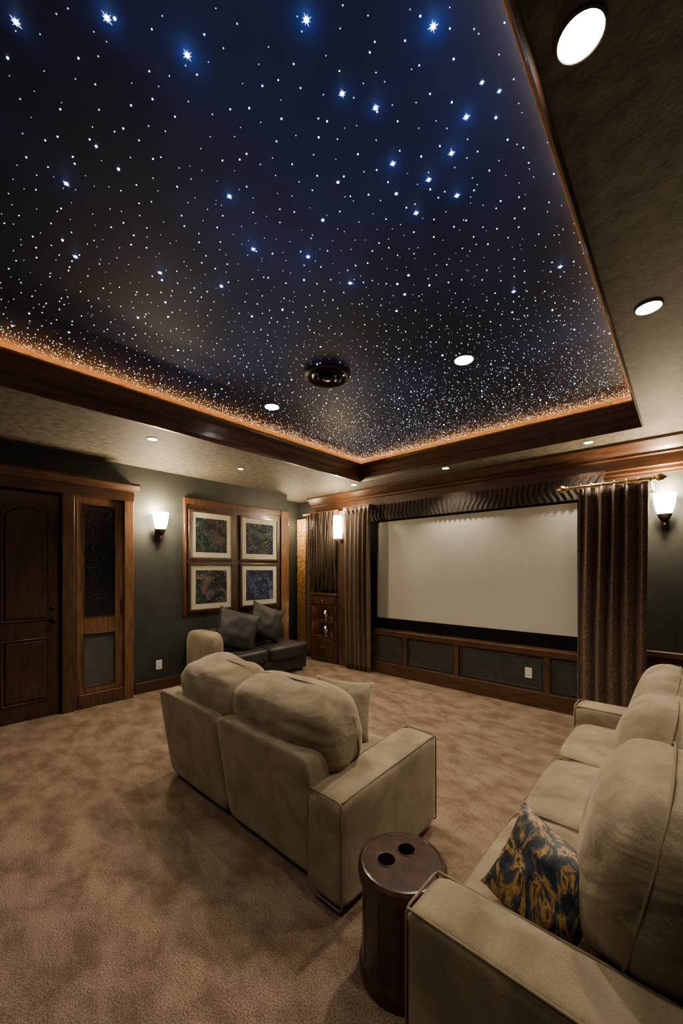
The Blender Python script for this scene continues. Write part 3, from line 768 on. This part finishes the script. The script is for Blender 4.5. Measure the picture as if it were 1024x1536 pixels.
# ------------------------------------------------------------------ three-seat sofa (right)
sf = empty('three_seat_sofa', (-0.2, 2.1, 0.4))
box('base', (-0.54, 1.02, 0.05), (0.22, 3.24, 0.27), M_suede, sf, 0.02)
soft('back_frame', (0.20, 2.34, 0.70), T(0.20, 2.12, 0.40), M_suede, sf, 12, 20, 0.003, 4)
for nm, y0, y1 in (('near', 0.93, 1.13), ('far', 3.12, 3.32)):
    soft('arm_%s' % nm, (0.90, y1-y0, 0.51), T(-0.155, (y0+y1)/2, 0.295), M_suede, sf, 12, 20, 0.003, 4, 5)
    for xx, t in ((-0.592, 'front'), (0.283, 'rear')):
        L2 = rrect(y1-y0-0.014, 0.496, 0.025)
        tube('arm_piping_%s_%s' % (nm, t), [[(xx, (y0+y1)/2+a, 0.295+b) for a, b in L2]], 0.0042, M_pipe, sf, closed=True)
    for sgn in (-1, 1):
        yy = (y0+y1)/2 + sgn*((y1-y0)/2-0.011)
        tube('arm_top_piping_%s_%d' % (nm, sgn+1), [[(-0.59, yy, 0.541), (-0.15, yy+sgn*0.002, 0.545), (0.28, yy, 0.541)]], 0.0042, M_pipe, sf)
ys = [1.13, 1.795, 2.46, 3.12]
for k in range(3):
    a, b = ys[k], ys[k+1]
    soft('seat_cushion_%d' % k, (0.68, b-a-0.004, 0.20), T(-0.23, (a+b)/2, 0.36), M_suedec, sf, 7, 20, 0.006, 4, k*3)
    Lp = rrect(0.66, b-a-0.03, 0.05)
    tube('seat_piping_%d' % k, [[(-0.23+p, (a+b)/2+q, 0.44) for p, q in Lp]], 0.0032, M_pipe, sf, closed=True)
    hgt = 0.52
    m4 = T(-0.06, (a+b)/2, 0.69) @ Rm(0, 12, 0)
    soft('back_cushion_%d' % k, (0.37, b-a+0.03, hgt), m4, M_suedec, sf, 3.1, 44, 0.018, 4.0, 11+k*4, 0.012, (8.0, 8.0, 3.0))
    tube('back_piping_%d' % k, [[tuple(m4 @ Vector((-0.02, p, q))) for p, q in sloop(b-a+0.036, hgt+0.006, 3.1)]], 0.0042, M_pipe, sf, closed=True)
throw_pillow('patterned_cushion', 0.28, 0.30, 0.15, T(-0.312, 1.232, 0.590) @ Rm(0, 0, -14) @ Rm(-20, 18, 0), M_pil1, sf, 3)
for k, (x, y) in enumerate(((-0.52, 1.0), (0.22, 1.0), (-0.52, 3.25), (0.22, 3.25))):
    box('foot_%d' % k, (x-0.03, y-0.03, 0), (x+0.03, y+0.03, 0.055), M_black, sf)

# ------------------------------------------------------------------ world + camera
wd = bpy.data.worlds.new('World'); S.world = wd; wd.use_nodes = True
wd.node_tree.nodes['Background'].inputs[0].default_value = (0.01, 0.011, 0.013, 1)
wd.node_tree.nodes['Background'].inputs[1].default_value = 0.3
cam = bpy.data.cameras.new('camera'); cam.sensor_fit = 'HORIZONTAL'; cam.sensor_width = 36
cam.lens = 36*579/1024; cam.shift_y = 87/1024; cam.clip_start = 0.02
co = bpy.data.objects.new('camera', cam); co.location = (0, 0, 1.5)
co.rotation_euler = (math.radians(90), 0, math.radians(41.8)); COL.objects.link(co)
S.camera = co
